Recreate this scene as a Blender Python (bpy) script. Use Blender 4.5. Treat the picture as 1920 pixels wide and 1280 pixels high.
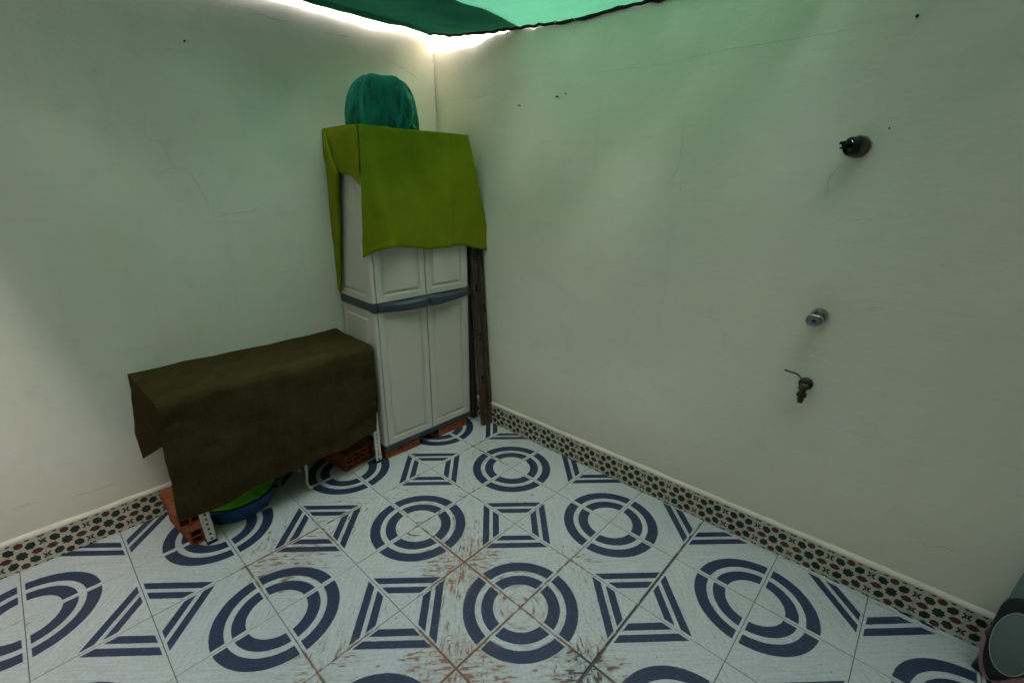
import bpy, bmesh, math, random
from mathutils import Vector, Matrix, noise
random.seed(7)
for o in list(bpy.data.objects): bpy.data.objects.remove(o)
SC = bpy.context.scene
COL = SC.collection
R = math.radians

# ------------------------------------------------------------------ camera
CAM = Vector((1.56398, -1.04666, 1.58888))
RX = Vector((0.73355241, 0.67952638, 0.01203143))       # camera right
RY = Vector((0.23131407, -0.23298059, -0.94457072))     # camera down
RZ = Vector((-0.63905763, 0.69567517, -0.32808749))     # camera forward
FPX = 864.967
cd = bpy.data.cameras.new('camera'); cam = bpy.data.objects.new('camera', cd); COL.objects.link(cam)
m = Matrix.Identity(4)
for i in range(3):
    m[i][0] = RX[i]; m[i][1] = -RY[i]; m[i][2] = -RZ[i]; m[i][3] = CAM[i]
cam.matrix_world = m
cd.sensor_fit = 'HORIZONTAL'; cd.sensor_width = 36; cd.lens = FPX / 1920 * 36
cd.clip_start = 0.02; cd.clip_end = 500
SC.camera = cam

# ------------------------------------------------------------------ daylight
SUN_EL, SUN_AZ = R(46), R(128)          # azimuth clockwise from +Y: the sun stands behind the unseen tall walls at the viewer's back
w = bpy.data.worlds.new('World'); SC.world = w; w.use_nodes = True
nt = w.node_tree
sky = nt.nodes.new('ShaderNodeTexSky'); sky.sky_type = 'NISHITA'; sky.sun_disc = False
sky.sun_elevation = SUN_EL; sky.sun_rotation = SUN_AZ; sky.dust_density = 2.5; sky.air_density = 0.35; sky.ozone_density = 0.6
bg = nt.nodes['Background']; bg.inputs[1].default_value = 0.15
nt.links.new(sky.outputs[0], bg.inputs[0])
sd = bpy.data.lights.new('sun', 'SUN'); sd.energy = 2.0; sd.angle = R(0.5); sd.color = (1, 0.955, 0.88)
so = bpy.data.objects.new('sun', sd); COL.objects.link(so)
to_sun = Vector((math.sin(SUN_AZ) * math.cos(SUN_EL), math.cos(SUN_AZ) * math.cos(SUN_EL), math.sin(SUN_EL)))
so.rotation_euler = to_sun.to_track_quat('Z', 'Y').to_euler(); so.location = to_sun * 12
vs = SC.view_settings
vs.view_transform = 'Standard'; vs.look = 'None'; vs.gamma = 1; vs.use_curve_mapping = False
vs.exposure = 4.05
cy = SC.cycles
cy.max_bounces = 12; cy.diffuse_bounces = 7; cy.glossy_bounces = 4; cy.transmission_bounces = 6; cy.transparent_max_bounces = 12
cy.caustics_reflective = False; cy.caustics_refractive = False
cy.use_denoising = True; cy.sample_clamp_indirect = 6

# ------------------------------------------------------------------ node helpers
class NT:
    def __init__(s, name):
        s.m = bpy.data.materials.new(name); s.m.use_nodes = True
        s.t = s.m.node_tree; s.b = s.t.nodes['Principled BSDF']; s.out = s.t.nodes['Material Output']
    def n(s, typ, **kw):
        x = s.t.nodes.new(typ)
        for k, v in kw.items(): setattr(x, k, v)
        return x
    def put(s, sock, v):
        if isinstance(v, bpy.types.NodeSocket): s.t.links.new(v, sock)
        elif isinstance(v, (tuple, list)) and len(v) == 3 and sock.type == 'RGBA': sock.default_value = (*v, 1)
        else: sock.default_value = v
    def mt(s, op, a, b=0.0, c=0.0, clamp=False):
        x = s.n('ShaderNodeMath', operation=op, use_clamp=clamp)
        for i, v in enumerate((a, b, c)): s.put(x.inputs[i], v)
        return x.outputs[0]
    def ss(s, v, lo, hi):           # smooth step lo -> hi
        x = s.n('ShaderNodeMapRange', interpolation_type='SMOOTHSTEP')
        s.put(x.inputs[0], v); x.inputs[1].default_value = lo; x.inputs[2].default_value = hi
        return x.outputs[0]
    def band(s, v, lo, hi, e):
        return s.mt('MULTIPLY', s.ss(v, lo - e, lo + e), s.mt('SUBTRACT', 1.0, s.ss(v, hi - e, hi + e)))
    def vec(s, x, y, z):
        c = s.n('ShaderNodeCombineXYZ')
        for i, v in enumerate((x, y, z)): s.put(c.inputs[i], v)
        return c.outputs[0]
    def noise(s, v, scale, detail=3, rough=0.55, dist=0.0):
        x = s.n('ShaderNodeTexNoise'); s.put(x.inputs['Vector'], v); x.inputs['Scale'].default_value = scale
        x.inputs['Detail'].default_value = detail; x.inputs['Roughness'].default_value = rough; x.inputs['Distortion'].default_value = dist
        return x.outputs['Fac']
    def mix(s, f, a, b):
        x = s.n('ShaderNodeMix', data_type='RGBA')
        s.put(x.inputs[0], f); s.put(x.inputs[6], a); s.put(x.inputs[7], b)
        return x.outputs[2]
    def scale(s, v, k):
        x = s.n('ShaderNodeVectorMath', operation='MULTIPLY'); s.put(x.inputs[0], v); x.inputs[1].default_value = k
        return x.outputs[0]
    def obj(s): return s.n('ShaderNodeTexCoord').outputs['Object']
    def pos(s): return s.n('ShaderNodeNewGeometry').outputs['Position']
    def sep(s, v):
        x = s.n('ShaderNodeSeparateXYZ'); s.put(x.inputs[0], v); return x.outputs
    def bump(s, h, strength, dist):
        x = s.n('ShaderNodeBump'); s.put(x.inputs['Height'], h); x.inputs['Strength'].default_value = strength; x.inputs['Distance'].default_value = dist
        s.t.links.new(x.outputs[0], s.b.inputs['Normal']); return x.outputs[0]
    def set(s, col=None, rough=None, metal=None, spec=None):
        if col is not None: s.put(s.b.inputs['Base Color'], col)
        if rough is not None: s.put(s.b.inputs['Roughness'], rough)
        if metal is not None: s.put(s.b.inputs['Metallic'], metal)
        if spec is not None: s.put(s.b.inputs['Specular IOR Level'], spec)
        return s.m

def plain(name, col, rough=0.6, var=0.12, scale=12, metal=0.0, bump=0.0, bscale=80, bdist=0.002, spec=0.4):
    k = NT(name); p = k.pos()
    f = k.noise(p, scale, 4)
    c = k.mix(f, tuple(x * (1 - var) for x in col), tuple(min(1, x * (1 + var)) for x in col))
    if bump: k.bump(k.noise(p, bscale, 3), bump, bdist)
    return k.set(c, rough, metal, spec)

TS = 0.333                                # floor tile pitch
def mat_tile():
    k = NT('patterned_floor_tile'); o = k.obj(); P = k.pos()
    sx = k.sep(o); px = k.sep(P)
    wob = k.mt('MULTIPLY', k.mt('SUBTRACT', k.noise(P, 60, 2), 0.5), 0.010)
    a = k.mt('ADD', k.mt('DIVIDE', sx[0], TS), 0.5); b = k.mt('ADD', k.mt('DIVIDE', sx[1], TS), 0.5)
    r = k.mt('ADD', k.mt('SQRT', k.mt('ADD', k.mt('MULTIPLY', a, a), k.mt('MULTIPLY', b, b))), wob)
    ia = k.mt('SUBTRACT', 1.0, a); ib = k.mt('SUBTRACT', 1.0, b)
    s = k.mt('ADD', k.mt('ADD', ia, ib), wob)
    e = 0.004
    ring = k.mt('ADD', k.band(r, .325, .467, e), k.band(r, .540, .682, e))
    ring = k.mt('MULTIPLY', ring, k.ss(k.mt('MINIMUM', a, b), .030, .038))
    bar = k.mt('ADD', k.band(s, .338, .467, e), k.band(s, .538, .668, e))
    bar = k.mt('MULTIPLY', bar, k.ss(k.mt('MINIMUM', ia, ib), .028, .036))
    navy = k.mt('MULTIPLY', k.mt('ADD', ring, bar, clamp=True), k.mt('SUBTRACT', 1.0, k.mt('MULTIPLY', k.ss(k.noise(P, 75, 3), .60, .72), .16)))
    # brushed streaks that run along both diagonals of the tile
    d1 = k.mt('ADD', a, b); d2 = k.mt('SUBTRACT', a, b)
    rnd = k.n('ShaderNodeObjectInfo').outputs['Random']
    off = k.mt('MULTIPLY', rnd, 37.0)
    st1 = k.noise(k.vec(k.mt('MULTIPLY', d1, 42), k.mt('MULTIPLY', d2, 2.0), off), 1.0, 3)
    st = k.mt('ADD', st1, k.mt('MULTIPLY', k.noise(P, 90, 2), 1.0))
    base = k.mix(k.ss(st, .72, 1.3), (.385, .40, .365), (.51, .525, .475))
    base = k.mix(k.mt('MULTIPLY', k.ss(k.noise(P, 5, 5), .45, .75), .25), base, (.48, .47, .45))
    base = k.mix(k.mt('MULTIPLY', rnd, .16), base, (.42, .43, .41))
    nv = k.mix(k.noise(P, 260, 2), (.012, .020, .043), (.030, .043, .082))
    col = k.mix(navy, base, nv)
    # rust-brown dirt caught in the relief, near some of the corners
    u = k.mt('DIVIDE', px[0], TS); v = k.mt('DIVIDE', px[1], TS)
    blobs = [(1.0, 0.0, .62, 1.0), (2.0, -1.0, .60, 1.0), (3.0, -.15, .50, 1.0), (-.75, -1.55, .60, .85), (2.0, .05, .75, .62), (.35, .2, .55, .62),
             (1.0, -1.9, .55, .62), (-.9, -.8, .55, .6), (2.1, .95, .42, .55), (-.1, .9, .5, .42), (-.6, 2.1, .6, .5), (.9, 1.45, .45, .4), (2.6, .45, .4, .45), (-.6,.35,.7,.42), (1.6,-.6,.5,.6), (5.0, 2.9, .5, .35)]
    heat = None
    for (bu, bv, rad, st_) in blobs:
        dx = k.mt('SUBTRACT', u, bu); dy = k.mt('SUBTRACT', v, bv)
        dd = k.mt('SQRT', k.mt('ADD', k.mt('MULTIPLY', dx, dx), k.mt('MULTIPLY', dy, dy)))
        f = k.mt('MULTIPLY', k.mt('SUBTRACT', 1.0, k.ss(dd, rad * .35, rad * 1.65)), st_)
        heat = f if heat is None else k.mt('MAXIMUM', heat, f)
    h1 = k.noise(k.vec(k.mt('MULTIPLY', d1, 22.0), k.mt('MULTIPLY', d2, 5.6), k.mt('ADD', off, 3.1)), 1.0, 1.5, .5)
    h2 = k.noise(k.vec(k.mt('MULTIPLY', d1, 9.0), k.mt('MULTIPLY', d2, 26.0), k.mt('ADD', off, 9.4)), 1.0, 1, .5)
    h3 = k.noise(k.vec(k.mt('MULTIPLY', r, 22.0), k.mt('MULTIPLY', d2, 4.0), k.mt('ADD', off, 2.2)), 1.0, 1.5, .5)
    circ = k.mt('SUBTRACT', 1.0, k.ss(r, .66, .74))
    lines = k.mt('MAXIMUM', h1, k.mt('SUBTRACT', h2, .11))
    lines = k.mt('ADD', k.mt('MULTIPLY', lines, k.mt('SUBTRACT', 1.0, circ)), k.mt('MULTIPLY', h3, circ))
    thr = k.mt('ADD', k.mt('MULTIPLY', heat, .222), lines)
    stain = k.ss(thr, .772, .815)
    edge = k.mt('MINIMUM', k.mt('MINIMUM', a, b), k.mt('MINIMUM', ia, ib))
    gl = k.mt('MULTIPLY', k.mt('SUBTRACT', 1.0, k.ss(edge, .006, .026)), k.ss(k.mt('ADD', k.mt('MULTIPLY', heat, .55), k.noise(P, 26, 3)), .70, .90))
    stain = k.mt('MAXIMUM', stain, gl)
    faint = k.mt('MULTIPLY', k.ss(k.mt('ADD', k.mt('MULTIPLY', heat, .34), lines), .66, .90), .45)
    stain = k.mt('MULTIPLY', k.mt('MAXIMUM', stain, faint), k.mt('SUBTRACT', 1.0, k.mt('MULTIPLY', navy, .78)))
    # the worst corner is nearly black
    dx = k.mt('SUBTRACT', u, 3.0); dy = k.mt('SUBTRACT', v, -.1)
    dd = k.mt('SQRT', k.mt('ADD', k.mt('MULTIPLY', dx, dx), k.mt('MULTIPLY', dy, dy)))
    sc = k.mix(k.ss(dd, .05, .5), (.022, .014, .010), k.mix(k.noise(P, 30, 3), (.14, .052, .020), (.33, .155, .070)))
    col = k.mix(k.mt('MULTIPLY', stain, .9), col, sc)
    jn = k.mt('MULTIPLY', k.mt('SUBTRACT', 1.0, k.ss(k.mt('ABSOLUTE', k.mt('SUBTRACT', u, 3.0)), .006, .024)), k.ss(k.mt('ADD', k.noise(P, 16, 3), k.mt('MULTIPLY', k.mt('SUBTRACT', 1.0, k.ss(k.mt('ABSOLUTE', k.mt('SUBTRACT', v, 1.2)), .3, 2.2)), .30)), .58, .74))
    col = k.mix(jn, col, (.025, .018, .013))
    # specks of grit
    vor = k.n('ShaderNodeTexVoronoi'); k.put(vor.inputs['Vector'], P); vor.inputs['Scale'].default_value = 21
    spk = k.mt('MULTIPLY', k.mt('SUBTRACT', 1.0, k.ss(vor.outputs['Distance'], .045, .075)), k.ss(k.noise(P, 9, 2), .56, .62))
    col = k.mix(k.mt('MULTIPLY', spk, .8), col, (.05, .04, .03))
    k.bump(k.mt('SUBTRACT', k.mt('MULTIPLY', st, .5), k.mt('MULTIPLY', navy, .12)), .35, .0012)
    rough = k.mt('ADD', k.mt('ADD', .34, k.mt('MULTIPLY', stain, .4)), k.mt('MULTIPLY', k.noise(P, 14, 3), .18))
    return k.set(col, rough, 0.0, .45)

def mat_wall():
    k = NT('painted_plaster'); P = k.pos(); z = k.sep(P)[2]
    big = k.noise(P, 1.6, 5, .6); mid = k.noise(P, 7, 5, .65)
    drip = k.noise(k.scale(P, (9, 9, .55)), 1.6, 4, .6)
    col = k.mix(k.ss(big, .35, .7), (.775, .735, .59), (.82, .785, .655))
    col = k.mix(k.mt('MULTIPLY', k.ss(drip, .52, .78), .14), col, (.62, .585, .475))
    col = k.mix(k.mt('MULTIPLY', k.ss(mid, .52, .78), .34), col, (.64, .605, .50))
    br = k.noise(k.scale(P, (3.5, 3.5, 60)), 1, 4, .7); col = k.mix(k.mt('MULTIPLY', k.ss(br, .55, .75), .20), col, (.58, .55, .46))
    # splash grime just above the skirting
    low = k.mt('MULTIPLY', k.mt('SUBTRACT', 1.0, k.ss(k.mt('ADD', z, k.mt('MULTIPLY', mid, .25)), .2, .66)), .42)
    col = k.mix(low, col, (.54, .48, .36))
    spots = k.n('ShaderNodeTexVoronoi'); k.put(spots.inputs['Vector'], P); spots.inputs['Scale'].default_value = 7
    sp = k.mt('MULTIPLY', k.mt('SUBTRACT', 1.0, k.ss(spots.outputs['Distance'], .015, .035)), k.ss(k.noise(P, 3, 2), .5, .6))
    col = k.mix(k.mt('MULTIPLY', sp, .5), col, (.25, .23, .17))
    # fine trowel marks and brush lines
    tr = k.noise(k.scale(P, (1, 1, 1.7)), 22, 5, .62, .6)
    h = k.mt('ADD', k.mt('ADD', k.mt('MULTIPLY', tr, .6), k.mt('MULTIPLY', big, 1.8)), k.mt('MULTIPLY', k.noise(P, 160, 2), .12))
    k.bump(h, .34, .006)
    return k.set(col, .86, 0.0, .2)

def fabric(name, c0, c1, weave=420, trans=0.0, blot=6, tc=None, thr_=.38):
    k = NT(name); P = k.pos()
    f = k.noise(P, blot, 5, .6)
    fine = k.noise(P, weave, 2, .6)
    col = k.mix(k.ss(f, .3, .72), c0, c1)
    col = k.mix(k.mt('MULTIPLY', k.ss(fine, .35, .7), .3), col, tuple(x * .62 for x in c0))
    th = k.noise(k.scale(P, (14, 14, 190)), 1, 4, .7); tv = k.noise(k.scale(P, (150, 150, 9)), 1, 3, .7)
    col = k.mix(k.mt('MULTIPLY', k.ss(k.mt('ADD', th, tv), .85, 1.25), thr_), col, tuple(min(1, x * 1.55) for x in c1))
    nb = k.bump(k.mt('ADD', k.mt('ADD', k.mt('MULTIPLY', th, .5), k.mt('MULTIPLY', tv, .4)), k.mt('MULTIPLY', k.noise(P, 24, 4), 1.2)), .6, .004)
    k.set(col, .97, 0.0, .03)
    if trans:
        t = k.n('ShaderNodeBsdfTranslucent'); k.put(t.inputs[0], tc or c1); mx = k.n('ShaderNodeMixShader'); mx.inputs[0].default_value = trans
        k.t.links.new(k.b.outputs[0], mx.inputs[1]); k.t.links.new(t.outputs[0], mx.inputs[2]); k.t.links.new(mx.outputs[0], k.out.inputs[0])
    return k.m

def mat_net(name, dif, tr, hole, tfac, knit=1.0):
    k = NT(name); P = k.pos()
    x = k.sep(P)
    wv = k.mt('SINE', k.mt('MULTIPLY', k.mt('ADD', x[1], k.mt('MULTIPLY', k.noise(P, 3, 2), .02)), 900.0 * knit))
    wx = k.mt('SINE', k.mt('MULTIPLY', x[0], 420.0 * knit))
    var = k.mt('MULTIPLY', k.mt('ADD', k.mt('MULTIPLY', wv, wx), 1.0), .5)
    big = k.noise(k.scale(P, (1, 5, 5)), 5, 4)
    shade = k.mt('ADD', .10, k.mt('ADD', k.mt('MULTIPLY', var, .75), k.mt('MULTIPLY', big, .45)))
    d = k.n('ShaderNodeBsdfDiffuse'); t = k.n('ShaderNodeBsdfTranslucent'); h = k.n('ShaderNodeBsdfTransparent')
    k.put(d.inputs[0], dif); k.put(t.inputs[0], k.mix(k.mt('MULTIPLY', shade, 1.0, clamp=True), tuple(c * .45 for c in tr), tr))
    h.inputs[0].default_value = (.85, 1, .92, 1)
    m1 = k.n('ShaderNodeMixShader'); m1.inputs[0].default_value = tfac
    k.t.links.new(d.outputs[0], m1.inputs[1]); k.t.links.new(t.outputs[0], m1.inputs[2])
    m2 = k.n('ShaderNodeMixShader'); g_ = k.n('ShaderNodeNewGeometry'); dt = k.n('ShaderNodeVectorMath', operation='DOT_PRODUCT')
    k.t.links.new(g_.outputs['Incoming'], dt.inputs[0]); k.t.links.new(g_.outputs['Normal'], dt.inputs[1])
    steep = k.ss(k.mt('ABSOLUTE', dt.outputs['Value']), .84, .95)      # thick yarn: slanting light does not get through the holes
    k.put(m2.inputs[0], k.mt('MULTIPLY', k.mt('MULTIPLY', k.ss(var, .1, .6), hole), steep) if knit == 1.0 else k.mt('MULTIPLY', k.ss(k.noise(k.scale(P, (1, 1, .16)), 24, 3, .5), .30, .75), hole))
    k.t.links.new(m1.outputs[0], m2.inputs[1]); k.t.links.new(h.outputs[0], m2.inputs[2])
    k.t.links.new(m2.outputs[0], k.out.inputs[0])
    return k.m

def mat_wood():
    k = NT('weathered_dark_wood'); P = k.pos()
    g = k.noise(k.scale(P, (30, 30, 2.2)), 3, 5, .65, .8)
    col = k.mix(k.ss(g, .3, .75), (.032, .021, .014), (.115, .080, .056))
    col = k.mix(k.mt('MULTIPLY', k.ss(k.noise(P, 9, 4), .6, .78), .55), col, (.20, .17, .13))
    k.bump(g, .6, .003)
    return k.set(col, .85, 0, .2)

def mat_brick():
    k = NT('terracotta_clay'); P = k.pos()
    f = k.noise(P, 22, 5, .65); c = k.mix(k.ss(f, .3, .72), (.19, .052, .020), (.33, .105, .042))
    c = k.mix(k.mt('MULTIPLY', k.ss(k.noise(P, 60, 4), .6, .75), .5), c, (.32, .21, .15))
    k.bump(k.noise(P, 150, 3), .5, .003)
    return k.set(c, .9, 0, .15)

MT = dict(
    tile=mat_tile(), wall=mat_wall(),
    ochre=plain('ochre_render', (.46, .38, .25), .9, .2, 4, bump=.4, bscale=40, bdist=.004),
    grout=plain('dirty_grout', (.10, .085, .068), .95, .5, 18, bump=.4),
    glaze=plain('cream_glaze', (.52, .47, .36), .3, .14, 16, spec=.5),
    g_dark=plain('bottle_green_glaze', (.012, .022, .016), .3, .3, 60), g_red=plain('maroon_glaze', (.085, .020, .015), .3, .35, 50),
    g_blue=plain('cobalt_glaze', (.018, .022, .055), .3, .3, 50),
    ledge=plain('cream_mortar', (.64, .58, .45), .9, .18, 14, bump=.5, bscale=60, bdist=.003),
    crack=plain('plaster_crack', (.20, .185, .14), .95, .3, 40), scuff=plain('plaster_scuff', (.36, .345, .28), .95, .2, 40),
    resin=plain('pale_grey_resin', (.55, .51, .44), .48, .06, 5, bump=.15, bscale=300, bdist=.0006),
    resin_blue=plain('slate_blue_resin', (.038, .050, .066), .45, .2, 12, bump=.1),
    resin_dark=plain('dark_gap_resin', (.03, .035, .04), .6, .2, 12),
    lime=fabric('lime_green_cloth', (.175, .205, .009), (.228, .262, .013), 380, .10, 5, (.30, .34, .02), .14),
    lime_hem=plain('lime_hem_stitch', (.16, .22, .008), .95, .2, 60),
    olive=fabric('dark_olive_canvas', (.034, .0250, .0088), (.049, .0355, .0128), 300, 0, 9),
    net=mat_net('green_shade_net', (.004, .075, .035), (.022, .082, .050), .95, .62),
    net_rim=plain('net_edge_cord', (.004, .016, .012), .9, .3, 40),
    bag=mat_net('green_mesh_bag', (.030, .26, .19), (.034, .36, .26), .62, .45, 3.1),
    bag_fold=fabric('green_mesh_fold', (.020, .19, .135), (.030, .26, .19), 300, .25, 9, (.03, .28, .2)),
    dark_core=plain('dark_grey_plastic', (.030, .060, .045), .6, .2, 12),
    wood=mat_wood(), brick=mat_brick(),
    white_metal=plain('white_painted_steel', (.62, .61, .55), .45, .1, 30, spec=.5),
    black_rubber=plain('black_plastic_foot', (.012, .012, .013), .6, .2, 30),
    shelf=plain('grey_shelf_board', (.22, .21, .19), .7, .2, 12),
    basin_blue=plain('blue_plastic', (.010, .050, .19), .32, .08, 8, spec=.5), basin_green=plain('lime_plastic', (.15, .60, .018), .32, .06, 8, spec=.5),
    chrome=plain('worn_chrome', (.34, .36, .35), .13, .1, 30, metal=1.0), bronze=plain('tarnished_brass', (.085, .072, .050), .42, .35, 60, metal=.9),
    black_metal=plain('corroded_dark_metal', (.018, .016, .013), .5, .4, 60, metal=.6),
    rust=plain('rust_ring', (.42, .39, .29), .95, .3, 40), nail=plain('rusty_nail', (.03, .022, .016), .7, .3, 90, metal=.4),
    string=plain('grey_wire', (.16, .16, .15), .7, .2, 60), thread=plain('pale_thread', (.40, .45, .40), .9, .2, 60),
    toy_grey=plain('grey_green_plastic', (.12, .17, .15), .4, .1, 9), toy_black=plain('black_plastic', (.012, .010, .010), .45, .2, 20),
    toy_disc=plain('smoky_grey_panel', (.15, .185, .17), .35, .08, 12), toy_pink=plain('dusty_pink_plastic', (.36, .17, .20), .45, .1, 9),
    toy_rim=plain('pale_rim_plastic', (.40, .42, .40), .35, .1, 9), toy_green=plain('dark_green_plastic', (.03, .085, .06), .45, .15, 9),
)

# ------------------------------------------------------------------ mesh helpers
class MB:
    def __init__(s, M=None): s.v = []; s.f = []; s.mi = []; s.M = M or Matrix.Identity(4)
    def add(s, vs, fs, mi=0):
        o = len(s.v); s.v += [s.M @ Vector(p) for p in vs]; s.f += [tuple(i + o for i in f) for f in fs]; s.mi += [mi] * len(fs)
    def box(s, x0, x1, y0, y1, z0, z1, mi=0):
        s.add([(x0, y0, z0), (x1, y0, z0), (x1, y1, z0), (x0, y1, z0), (x0, y0, z1), (x1, y0, z1), (x1, y1, z1), (x0, y1, z1)],
              [(0, 3, 2, 1), (4, 5, 6, 7), (0, 1, 5, 4), (1, 2, 6, 5), (2, 3, 7, 6), (3, 0, 4, 7)], mi)
    def tube(s, pts, r, n=8, mi=0, cap=True):
        pts = [Vector(p) for p in pts]; rs = r if isinstance(r, (list, tuple)) else [r] * len(pts)
        vs = []; fs = []; up = None
        for i, p in enumerate(pts):
            d = (pts[min(i + 1, len(pts) - 1)] - pts[max(i - 1, 0)]).normalized()
            if up is None: up = d.orthogonal().normalized()
            up = (up - d * up.dot(d))
            up = up.normalized() if up.length > 1e-6 else d.orthogonal().normalized()
            sd_ = d.cross(up)
            for j in range(n):
                t = 2 * math.pi * j / n; vs.append(p + (up * math.cos(t) + sd_ * math.sin(t)) * rs[i])
        for i in range(len(pts) - 1):
            for j in range(n): fs.append((i * n + j, i * n + (j + 1) % n, (i + 1) * n + (j + 1) % n, (i + 1) * n + j))
        if cap: fs.append(tuple(reversed(range(n)))); fs.append(tuple(range((len(pts) - 1) * n, len(pts) * n)))
        s.add(vs, fs, mi)
    def lathe(s, prof, n=32, c=(0, 0, 0), mi=0, close=False):
        vs = []; fs = []
        for (r, z) in prof:
            for j in range(n):
                t = 2 * math.pi * j / n; vs.append((c[0] + r * math.cos(t), c[1] + r * math.sin(t), c[2] + z))
        k = len(prof)
        for i in range(k - 1 + (1 if close else 0)):
            a = i; b = (i + 1) % k
            for j in range(n): fs.append((a * n + j, a * n + (j + 1) % n, b * n + (j + 1) % n, b * n + j))
        if not close: fs.append(tuple(reversed(range(n)))); fs.append(tuple(range((k - 1) * n, k * n)))
        s.add(vs, fs, mi)
    def grid(s, rows, mi=0):
        nv = len(rows[0]); fs = []
        for i in range(len(rows) - 1):
            for j in range(nv - 1): fs.append((i * nv + j, i * nv + j + 1, (i + 1) * nv + j + 1, (i + 1) * nv + j))
        s.add([p for r in rows for p in r], fs, mi)
    def ngon(s, pts, mi=0): s.add(pts, [tuple(range(len(pts)))], mi)
    def build(s, name, mats, parent=None, smooth=None, bevel=0, solid=0, origin=None, weld=False, segs=2):
        me = bpy.data.meshes.new(name); o0 = Vector(origin) if origin else Vector((0, 0, 0))
        if parent is not None and origin is None: o0 = Vector(parent.get('_o', (0, 0, 0)))
        me.from_pydata([tuple(p - o0) for p in s.v], [], s.f); me.validate()
        mats = mats if isinstance(mats, (list, tuple)) else [mats]
        for mm in mats: me.materials.append(MT[mm])
        if len(me.polygons) == len(s.mi): me.polygons.foreach_set('material_index', s.mi)
        if weld or smooth is not None:
            b = bmesh.new(); b.from_mesh(me)
            if weld: bmesh.ops.remove_doubles(b, verts=b.verts, dist=1e-5)
            bmesh.ops.recalc_face_normals(b, faces=b.faces); b.to_mesh(me); b.free()
        if smooth is not None:
            me.polygons.foreach_set('use_smooth', [True] * len(me.polygons)); me.set_sharp_from_angle(angle=R(smooth))
        ob = bpy.data.objects.new(name, me); COL.objects.link(ob); ob.location = o0
        if parent is not None:
            ob.parent = parent; ob.location = o0 - Vector(parent.get('_o', (0, 0, 0)))
            ob['_o'] = tuple(o0)
        else: ob['_o'] = tuple(o0)
        if solid:
            md = ob.modifiers.new('thickness', 'SOLIDIFY'); md.thickness = solid; md.offset = 0
        if bevel:
            md = ob.modifiers.new('soft_edges', 'BEVEL'); md.width = bevel; md.segments = segs; md.limit_method = 'ANGLE'; md.angle_limit = R(40)
        return ob

def tag(o, label, cat, group=None):
    o['label'] = label; o['category'] = cat
    if group: o['group'] = group
    return o
def thing(name, loc, label, cat, group=None):
    o = bpy.data.objects.new(name, None); COL.objects.link(o); o.location = loc; o['_o'] = tuple(loc)
    o.empty_display_size = .05
    return tag(o, label, cat, group)
def copy_part(src, parent, loc=(0, 0, 0), rz=0.0):
    c = src.copy(); COL.objects.link(c); c.parent = parent; c.location = loc; c.rotation_euler = (0, 0, rz); return c

def cr(p0, p1, p2, p3, t):
    return 0.5 * ((2 * p1) + (p2 - p0) * t + (2 * p0 - 5 * p1 + 4 * p2 - p3) * t * t + (3 * p1 - p0 - 3 * p2 + p3) * t ** 3)
def spline(pts, n):
    pts = [Vector(p) for p in pts]; out = []; k = len(pts) - 1
    for i in range(n + 1):
        x = i / n * k; j = min(int(x), k - 1); t = x - j
        out.append(cr(pts[max(j - 1, 0)], pts[j], pts[j + 1], pts[min(j + 2, k)], t))
    return out
def patch(ctrl, nu, nv, amp=0.0, freq=7.0, seed=0.0, keep=0):
    """smooth sheet through rows of control points, with wrinkles"""
    rows = [spline(r, nv) for r in ctrl]; cols = list(zip(*rows))
    cols = [spline(c, nu) for c in cols]
    rows = [list(r) for r in zip(*cols)]
    if amp:
        for i, r in enumerate(rows):
            for j, p in enumerate(r):
                fall = 1.0 if not keep else min(1.0, i / keep)
                q = p * freq + Vector((seed, seed * 1.7, -seed))
                r[j] = p + Vector((noise.noise(q), noise.noise(q + Vector((11, 3, 5))), noise.noise(q + Vector((5, 17, 2))) * .5)) * amp * fall + Vector((noise.noise(q * 2.7), noise.noise(q * 2.7 + Vector((3, 9, 1))), 0)) * amp * fall * .38
    return rows

# rays through the photograph, used only to place things on their real planes
def ray(x, y): return (RX * ((x - 960) / FPX) + RY * ((y - 640) / FPX) + RZ)
def hit(x, y, n, d):
    r = ray(x, y); n = Vector(n); t = (d - n.dot(CAM)) / n.dot(r); return CAM + r * t

# ------------------------------------------------------------------ the court: floor, walls
LWx = lambda y: -0.969 + 0.0236 * y            # plaster face of the left wall
RWy = lambda x: 0.984 + 0.0265 * x             # plaster face of the right wall
SKT = 0.012                                    # skirting thickness
X1, Y0 = 2.99, -2.66
WALL_H = 3.05
TH = 0.006                                     # tile thickness

b = MB(); b.box(-1.15, X1 + .15, Y0 - .15, 1.25, -.12, -.0022)
floor = b.build('floor', 'grout'); floor['kind'] = 'structure'
gap = .0011
def tile_mesh(x1, y1):
    t = MB(); h = TS / 2 - gap; bv = .0016; xa, ya = -h, -h
    vs = [(xa, ya, -.006), (x1, ya, -.006), (x1, y1, -.006), (xa, y1, -.006), (xa, ya, -bv), (x1, ya, -bv), (x1, y1, -bv), (xa, y1, -bv),
          (xa + bv, ya + bv, 0), (x1 - bv, ya + bv, 0), (x1 - bv, y1 - bv, 0), (xa + bv, y1 - bv, 0)]
    fs = [(0, 1, 5, 4), (1, 2, 6, 5), (2, 3, 7, 6), (3, 0, 4, 7), (4, 5, 9, 8), (5, 6, 10, 9), (6, 7, 11, 10), (7, 4, 8, 11), (8, 9, 10, 11)]
    t.add(vs, fs); return t
H = TS / 2 - gap
full = tile_mesh(H, H).build('tile', 'tile', floor)
first = True
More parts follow.
